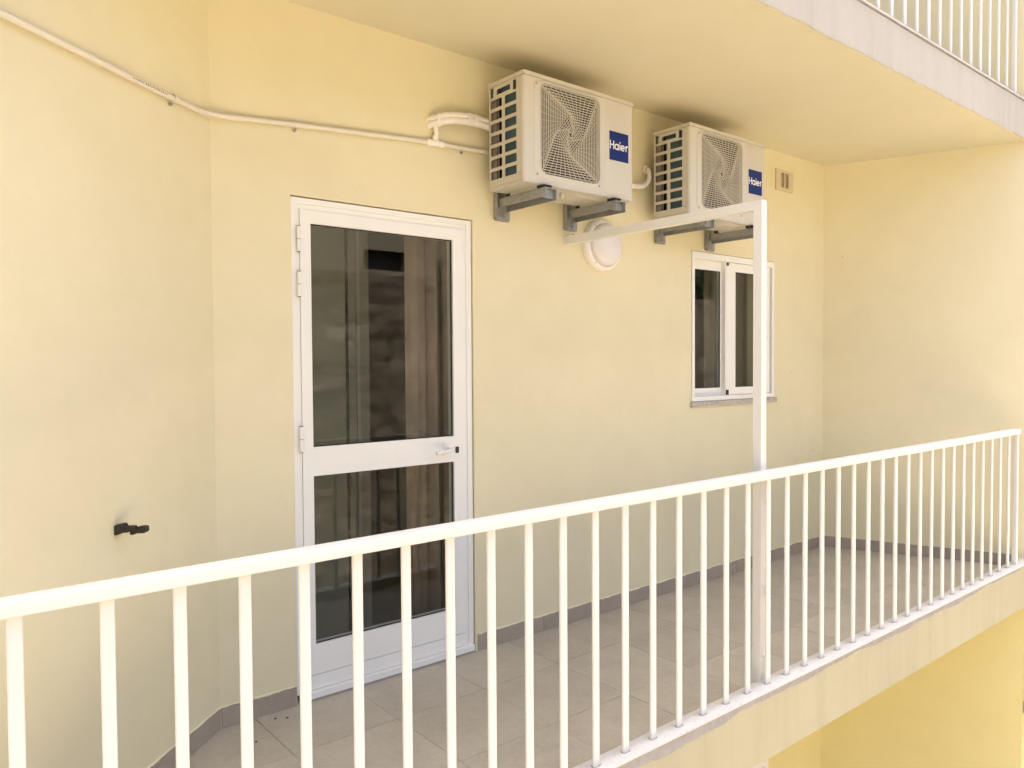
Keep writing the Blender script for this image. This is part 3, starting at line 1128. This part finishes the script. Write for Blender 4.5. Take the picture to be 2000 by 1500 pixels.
    for lv, pitch in ((0, 0.058), (1, 0.175), (2, 0.55)):
        for q in range(4):
            v = 1.0 - pitch * 0.6
            while v > 0.03:
                xl = -1 + (1 - v) / (1 - KQ) if v > KQ else KQ - v
                xr = 1 - (1 - v) * (1 - KQ)
                if lv == 0:
                    m_ = 0.90 if v > 0.93 else 0.985
                    xl, xr = max(xl, -m_), min(xr, m_)
                if xr - xl > 0.02:
                    bar_path(bm, [gp(lv, q, xl, v), gp(lv, q, xr, v)], 0.0038, yf - 0.003, yf + 0.0004)
                v -= pitch
            nr = (11, 5, 2)[lv]
            for k in range(nr):
                f_ = (k + 0.5) / nr
                p0, p1 = (-1 + 2 * f_, 0.99), (KQ * f_, KQ * (1 - f_))
                pts = []
                for j in range(7):
                    t_ = j / 6
                    e_ = 0.06 * math.sin(math.pi * t_)
                    pts.append(gp(lv, q, p0[0] + (p1[0] - p0[0]) * t_ + e_ * (0.3 - f_), p0[1] + (p1[1] - p0[1]) * t_))
                bar_path(bm, pts, 0.0012, yf - 0.0042, yf - 0.001)
            cpts = [(-0.93, 0.93), (-0.5, 0.72), (-0.2, 0.575), (0.0, KQ)] if lv == 0 else [(-1, 1), (0, KQ)]
            bar_path(bm, [gp(lv, q, *c_) for c_ in cpts], 0.0036 if lv == 0 else 0.0026, yf - 0.0050, yf + 0.003)
    fg = build('fan_grille', bm, M['acg'], r)
    # fan behind the grille
    bm = bmesh.new()
    lathe_y(bm, hc[0], hc[1], [(0.262, yf + 0.011), (0.205, yf + 0.013), (0.198, yf + 0.03), (0.198, yf + 0.09)], 40)
    build('shroud', bm, M['acdark'], r, True)
    bm = bmesh.new()
    lathe_y(bm, hc[0], hc[1], [(0.0, yf + 0.032), (0.035, yf + 0.034), (0.046, yf + 0.042), (0.048, yf + 0.10)], 28)
    for b_ in range(3):
        a0 = R(120 * b_ + 20)
        rows = []
        for i in range(9):
            rr = 0.045 + 0.148 * i / 8
            row = []
            for j in range(9):
                t_ = j / 8
                a = a0 + R(88) * t_ + R(22) * (i / 8)
                row.append(bm.verts.new((hc[0] + rr * math.cos(a), yf + 0.045 + 0.05 * t_, hc[1] + rr * math.sin(a))))
            rows.append(row)
        for a_, b2 in zip(rows, rows[1:]):
            for j in range(8):
                bm.faces.new((a_[j], a_[j + 1], b2[j + 1], b2[j]))
    build('fan', bm, M['fan'], r, True)
    bm = bmesh.new()
    tube(bm, [(X + 0.30, Y - 0.2, Z + 0.002), (X + 0.30, Y - 0.2, Z - 0.03)], 0.011, 14)
    build('drain_spigot', bm, M['acf'], r, True)
    # mounting feet
    for fx in (0.130, 0.615):
        f = build('foot', B(X + fx - 0.026, X + fx + 0.026, Y - 0.235, Y - 0.035, Z - 0.014, Z - 0.0005), M['ac'], r, bev=0.002)
        build('rubber_pad', B(X + fx - 0.024, X + fx + 0.026, Y - 0.285, Y - 0.2355, Z - 0.0155, Z - 0.0008), M['rubber'], f, bev=0.003)
        build('rubber_pad', B(X + fx - 0.024, X + fx + 0.026, Y - 0.033, Y - 0.002, Z - 0.0155, Z - 0.0008), M['rubber'], f, bev=0.003)
    return r


AZ = 0.845
ac1 = make_ac((2.355, -0.080, AZ), 'ivory air conditioner outdoor unit above and beside the door, nearer of the two', 'outdoor air conditioner units')
ac2 = copy_tree(ac1)
ac2.location = (3.592, -0.083, AZ - 0.007)
ac2['label'] = 'ivory air conditioner outdoor unit above the window, the farther of the two'


def bracket(x0, label):
    """galvanised wall bracket: slotted plate on the wall and a channel arm"""
    r = empty('wall_bracket', (x0 + 0.05, 0, 0.72), label, 'bracket', 'galvanised brackets under the outdoor units')
    bm = bmesh.new()
    sec = rrect(x0, x0 + 0.104, 0.722, 0.868, 0.016, 4)
    loft(bm, [[(a, -0.001, b) for a, b in sec], [(a, -0.007, b) for a, b in sec]], True, True)
    build('wall_plate', bm, M['zinc'], r)
    build('plate_flange', B(x0 - 0.001, x0 + 0.004, -0.036, -0.0075, 0.724, 0.868), M['zinc'], r, bev=0.0015, seg=1)
    bm = bmesh.new()
    y0, y1, za, zb = -0.383, -0.0075, 0.774, 0.828
    xa, xb = x0 + 0.012, x0 + 0.088
    box(bm, xa, xa + 0.004, y0, y1, za + 0.010, zb)                     # left web
    box(bm, xa + 0.0041, xb - 0.0041, y0 + 0.002, y1, zb - 0.004, zb)   # top flange
    box(bm, xb - 0.004, xb, y0 + 0.002, y1, za, zb)                     # right web
    box(bm, xa + 0.0041, xb - 0.0041, y0 + 0.022, y0 + 0.0255, za + 0.008, zb - 0.0041)  # set-back end plate
    build('arm', bm, M['zinc'], r)
    bm = bmesh.new()
    for (a, b) in ((0.066, 0.745), (0.03, 0.745)):
        lathe_y(bm, x0 + a, b, [(0.009, -0.0072), (0.009, -0.011), (0.005, -0.014), (0, -0.014)], 8)
    build('bolt', bm, M['zinc'], r)
    return r


bracket(2.441, 'galvanised steel bracket nearest the door, holding the nearer air conditioner')
bracket(2.927, 'galvanised steel bracket just above the round lamp')
bracket(3.692, 'galvanised steel bracket behind the white beam, between lamp and window')
bracket(4.196, 'galvanised steel bracket right above the sliding window')

# ------------------------------------------------------------------ conduit, pipes, lamp, vent, shutter catch
def lw_pt(t, z, off):
    q = LP + LD * t + LN * off
    return (q.x, q.y, z)


cd = empty('conduit_pipe', (1.6, 0, 1.0), 'thin cream painted conduit running across both walls to the air conditioner', 'pipe')
path = [lw_pt(t, z, 0.018) for t, z in ((1.75, 0.888), (1.30, 0.908), (0.85, 0.926), (0.40, 0.944), (0.20, 0.954), (0.09, 0.961))]
path += [(1.065, -0.033, 0.971), (1.17, -0.020, 0.983), (1.378, -0.018, 1.000), (1.669, -0.018, 1.020), (2.03, -0.018, 1.044),
         (2.24, -0.018, 1.050), (2.50, -0.018, 1.058)]
bm = bmesh.new()
tube(bm, smooth_path(path, 8), 0.0105, 12)
build('pipe', bm, M['pvc'], cd, True)
bm = bmesh.new()
tube(bm, smooth_path([(2.080, -0.020, 1.05), (2.082, -0.022, 1.09), (2.072, -0.024, 1.13), (2.062, -0.004, 1.152)], 5), 0.0115, 12)
build('branch_pipe', bm, M['pvcwhite'], cd, True)
bm = bmesh.new()
tube(bm, [(2.030, -0.019, 1.0435), (2.040, -0.019, 1.044), (2.115, -0.019, 1.0465), (2.125, -0.019, 1.047)], 0.0155, 14,
     [0.0135, 0.0165, 0.0165, 0.0135])
tube(bm, [(2.080, -0.019, 1.05), (2.0815, -0.019, 1.083)], 0.0155, 14)
build('tee_joint', bm, M['pvcwhite'], cd, True)
for k, (q, dirv, nv) in enumerate(((Vector(lw_pt(0.265, 0.9515, 0.0)), LD, LN), (Vector((1.378, 0, 1.000)), Vector((1, 0, 0)), Vector((0, -1, 0))),
                                   (Vector((2.24, 0, 1.050)), Vector((1, 0, 0)), Vector((0, -1, 0))),
                                   (Vector(lw_pt(1.35, 0.906, 0.0)), LD, LN))):
    bm = bmesh.new()
    pts = []
    for j in range(9):
        a = R(-110 + 220 * j / 8)
        pts.append(q + nv * (0.018 + 0.0125 * math.cos(a)) + Vector((0, 0, 0.0125 * math.sin(a))))
    for j in range(8):
        a, b = pts[j], pts[j + 1]
        vs = [a - dirv * 0.007, a + dirv * 0.007, b + dirv * 0.007, b - dirv * 0.007]
        bm.faces.new([bm.verts.new(v) for v in vs])
    bmesh.ops.remove_doubles(bm, verts=list(bm.verts), dist=1e-5)
    bmesh.ops.solidify(bm, geom=list(bm.faces), thickness=0.002)
    cl = build('clip', bm, M['pvc'], cd)
    bm = bmesh.new()
    tube(bm, [q + Vector((0, 0, -0.020)), q + nv * 0.012 + Vector((0, 0, -0.020))], 0.006, 8)
    build('clip_screw', bm, M['zinc'], cl)
# the faint line of print on the conduit: small dark dashes
bm = bmesh.new()
t = 0.505
rp = random.Random(3)
while t > 0.315:
    L_ = rp.uniform(0.004, 0.010)
    if rp.random() > 0.16:
        zc = 0.9265 + (0.85 - t) * 0.04 - 0.0045 + 0.0005
        c0 = Vector(lw_pt(t, zc, 0.0285))
        hgt = rp.uniform(0.0025, 0.0060)
        vs = [c0, c0 - LD * L_ * 0.55, c0 - LD * L_ * 0.55 + Vector((0, 0, hgt)), c0 + Vector((0, 0, hgt))]
        bm.faces.new([bm.verts.new(v) for v in vs])
    t -= L_ + 0.0015
build('printed_marking', bm, M['ink'], cd)

pp = empty('insulated_pipe', (2.2, 0, 1.17), 'white taped pipe bundle from the wall into the nearer air conditioner', 'pipe')
c1 = smooth_path([(2.055, 0.010, 1.142), (2.085, -0.030, 1.156), (2.146, -0.048, 1.172), (2.222, -0.052, 1.182), (2.30, -0.052, 1.186),
                  (2.40, -0.052, 1.178)], 6)
for dz, dy, rr in ((0.012, 0, 0.0155), (-0.014, -0.004, 0.0165)):
    bm = bmesh.new()
    tube(bm, [p + Vector((0, dy, dz)) for p in c1], rr, 12, [rr * (1 + 0.05 * math.sin(i * 2.1)) for i in range(len(c1))])
    build('pipe', bm, M['pvcwhite'], pp, True)
for i in (6, 20, 23):
    p = c1[i]
    bm = bmesh.new()
    for k in range(20):
        a0, a1 = 2 * math.pi * k / 20, 2 * math.pi * (k + 1) / 20
        vs = [bm.verts.new((p.x + dx, p.y - 0.002 + 0.019 * math.cos(a), p.z - 0.001 + 0.0315 * math.sin(a))) for dx, a in
              ((-0.012, a0), (0.012, a0), (0.012, a1), (-0.012, a1))]
        bm.faces.new(vs)
    bmesh.ops.remove_doubles(bm, verts=list(bm.verts), dist=1e-5)
    build('tape_band', bm, M['pvcwhite'], pp, True)
bm = bmesh.new()
for k in range(26):
    a, d = random.uniform(0, 6.28), abs(random.gauss(0, 0.020))
    s = random.uniform(0.006, 0.013)
    bmesh.ops.create_icosphere(bm, subdivisions=1, radius=s, matrix=Matrix.Translation(
        (2.060 + d * math.cos(a), 0.002, 1.146 + 1.2 * d * math.sin(a))) @ Matrix.Diagonal((1, 0.45, 1, 1)))
build('plaster_patch', bm, M['lower'], pp, True)

p2 = empty('drain_hose', (3.5, 0, 1.05), 'curved white hose bending into the wall between the two air conditioners', 'pipe')
c2 = smooth_path([(3.05, -0.05, 1.035), (3.30, -0.050, 1.030), (3.45, -0.050, 1.030), (3.535, -0.050, 1.040), (3.585, -0.048, 1.078),
                  (3.600, -0.042, 1.120), (3.612, -0.025, 1.150), (3.63, 0.01, 1.165)], 6)
bm = bmesh.new()
tube(bm, c2, 0.0145, 12)
build('hose', bm, M['pvcwhite'], p2, True)
bm = bmesh.new()
for k in range(22):
    a, d = random.uniform(0, 6.28), abs(random.gauss(0, 0.02))
    bmesh.ops.create_icosphere(bm, subdivisions=1, radius=random.uniform(0.008, 0.016), matrix=Matrix.Translation(
        (3.615 + d * math.cos(a), -0.008, 1.158 + d * math.sin(a))) @ Matrix.Diagonal((1, 0.7, 1, 1)))
build('plaster_patch', bm, M['wall'], p2, True)

lamp = empty('bulkhead_lamp', (3.222, 0, 0.664), 'round white bulkhead lamp with opal cover below the air conditioner', 'lamp')
bm = lathe_y(bmesh.new(), 3.222, 0.664, [(0.148, 0.0), (0.1495, -0.006), (0.1490, -0.020), (0.1440, -0.034), (0.136, -0.042),
                                         (0.1250, -0.045), (0.1225, -0.041), (0.1225, -0.030)], 64)
build('body_ring', bm, M['lamp'], lamp, True)
bm = lathe_y(bmesh.new(), 3.222, 0.664, [(0.1222, -0.036), (0.1206, -0.050), (0.1155, -0.062), (0.105, -0.071), (0.089, -0.078), (0.052, -0.085), (0.025, -0.087), (0.0, -0.0875)], 56)
build('diffuser', bm, M['opal'], lamp, True)
bm = bmesh.new()
for a in (128, 232, -15):
    lathe_y(bm, 3.222 + 0.131 * math.cos(R(a)), 0.664 + 0.131 * math.sin(R(a)), [(0.0048, -0.0415), (0.0048, -0.0440), (0.0, -0.0435)], 10)
build('screw', bm, M['zinc'], lamp)

vent = empty('wall_vent', (5.144, 0, 1.31), 'small square beige louvred vent grille on the wall beside the farther air conditioner', 'vent')
slots = []
for k in range(11):
    zc = VZ0 + 0.027 + 0.0097 * k
    slots += [(VX0 + 0.066, VX0 + 0.106, zc - 0.0026, zc + 0.0026), (VX0 + 0.122, VX0 + 0.164, zc - 0.0026, zc + 0.0026)]
bm = bmesh.new()
holed(bm, VX0, VX1, VZ0, VZ1, slots, lambda u, v, d: (u, d, v), -0.010, -0.004)
build('face_plate', bm, M['vent'], vent)
build('duct', B(VX0 + 0.02, VX1 - 0.02, -0.0035, -0.001, VZ0 + 0.012, VZ1 - 0.012), M['hole'], vent)
build('rim', holed(bmesh.new(), VX0 + 0.0005, VX1 - 0.0005, VZ0 + 0.0005, VZ1 - 0.0005, [(VX0 + 0.006, VX1 - 0.006, VZ0 + 0.006, VZ1 - 0.006)],
                   lambda u, v, d: (u, d, v), -0.0040, 0.002), M['vent'], vent)
for k in range(11):
    for (a, b) in ((0.066, 0.106), (0.122, 0.164)):
        zc = VZ0 + 0.027 + 0.0097 * k + 0.0042
        bm = bmesh.new()
        vs = [(VX0 + a, -0.010, zc), (VX0 + b, -0.010, zc), (VX0 + b, -0.0145, zc - 0.0036), (VX0 + a, -0.0145, zc - 0.0036)]
        bm.faces.new([bm.verts.new(v) for v in vs])
        bmesh.ops.solidify(bm, geom=list(bm.faces), thickness=0.0008)
        build('louvre', bm, M['vent'], vent)

# shutter catch: a black clip standing out of the oblique wall
base = LP + LD * 0.590
sc_ = empty('shutter_catch', (base.x, base.y, -0.525), 'small black plastic shutter catch sticking out of the left wall', 'catch')


def catch_part(name, prof, half, side):
    """prof: (distance from wall, z) outline; half: half width along the wall"""
    bm = bmesh.new()
    loft(bm, [[tuple(base + LN * d + LD * (side + s * half) + Vector((0, 0, z))) for d, z in prof] for s in (-1, 1)], True, True)
    return build(name, bm, M['black'], sc_, bev=0.0015, seg=1)


catch_part('wall_base', [(0.0, -0.546), (0.010, -0.545), (0.028, -0.538), (0.034, -0.520), (0.026, -0.509), (0.012, -0.510), (0.0, -0.516)], 0.014, 0)
catch_part('arm', [(0.022, -0.538), (0.048, -0.536), (0.070, -0.524), (0.069, -0.515), (0.052, -0.514), (0.034, -0.518), (0.022, -0.518)], 0.009, 0.004)
catch_part('hook', [(0.040, -0.546), (0.050, -0.548), (0.066, -0.542), (0.090, -0.541), (0.100, -0.534), (0.099, -0.519), (0.088, -0.517),
                    (0.070, -0.520), (0.060, -0.530), (0.042, -0.538)], 0.008, -0.014)

# flakes of dirt on the tiles
for k, (x, y) in enumerate(((1.10, -0.20), (1.235, -0.060), (1.275, -0.085))):
    bm = bmesh.new()
    bmesh.ops.create_icosphere(bm, subdivisions=1, radius=0.0045, matrix=Matrix.Translation((x, y, FZ + 0.0025)) @ Matrix.Diagonal((1.3, 0.9, 0.6, 1)))
    tag(build('debris_flake', bm, M['black']), ('tiny dark flake on the tiles nearest the oblique left wall',
        'tiny dark flake on the tiles by the skirting left of the door', 'tiny dark flake on the tiles closest to the door frame')[k], 'debris', 'dark flakes on the balcony tiles')
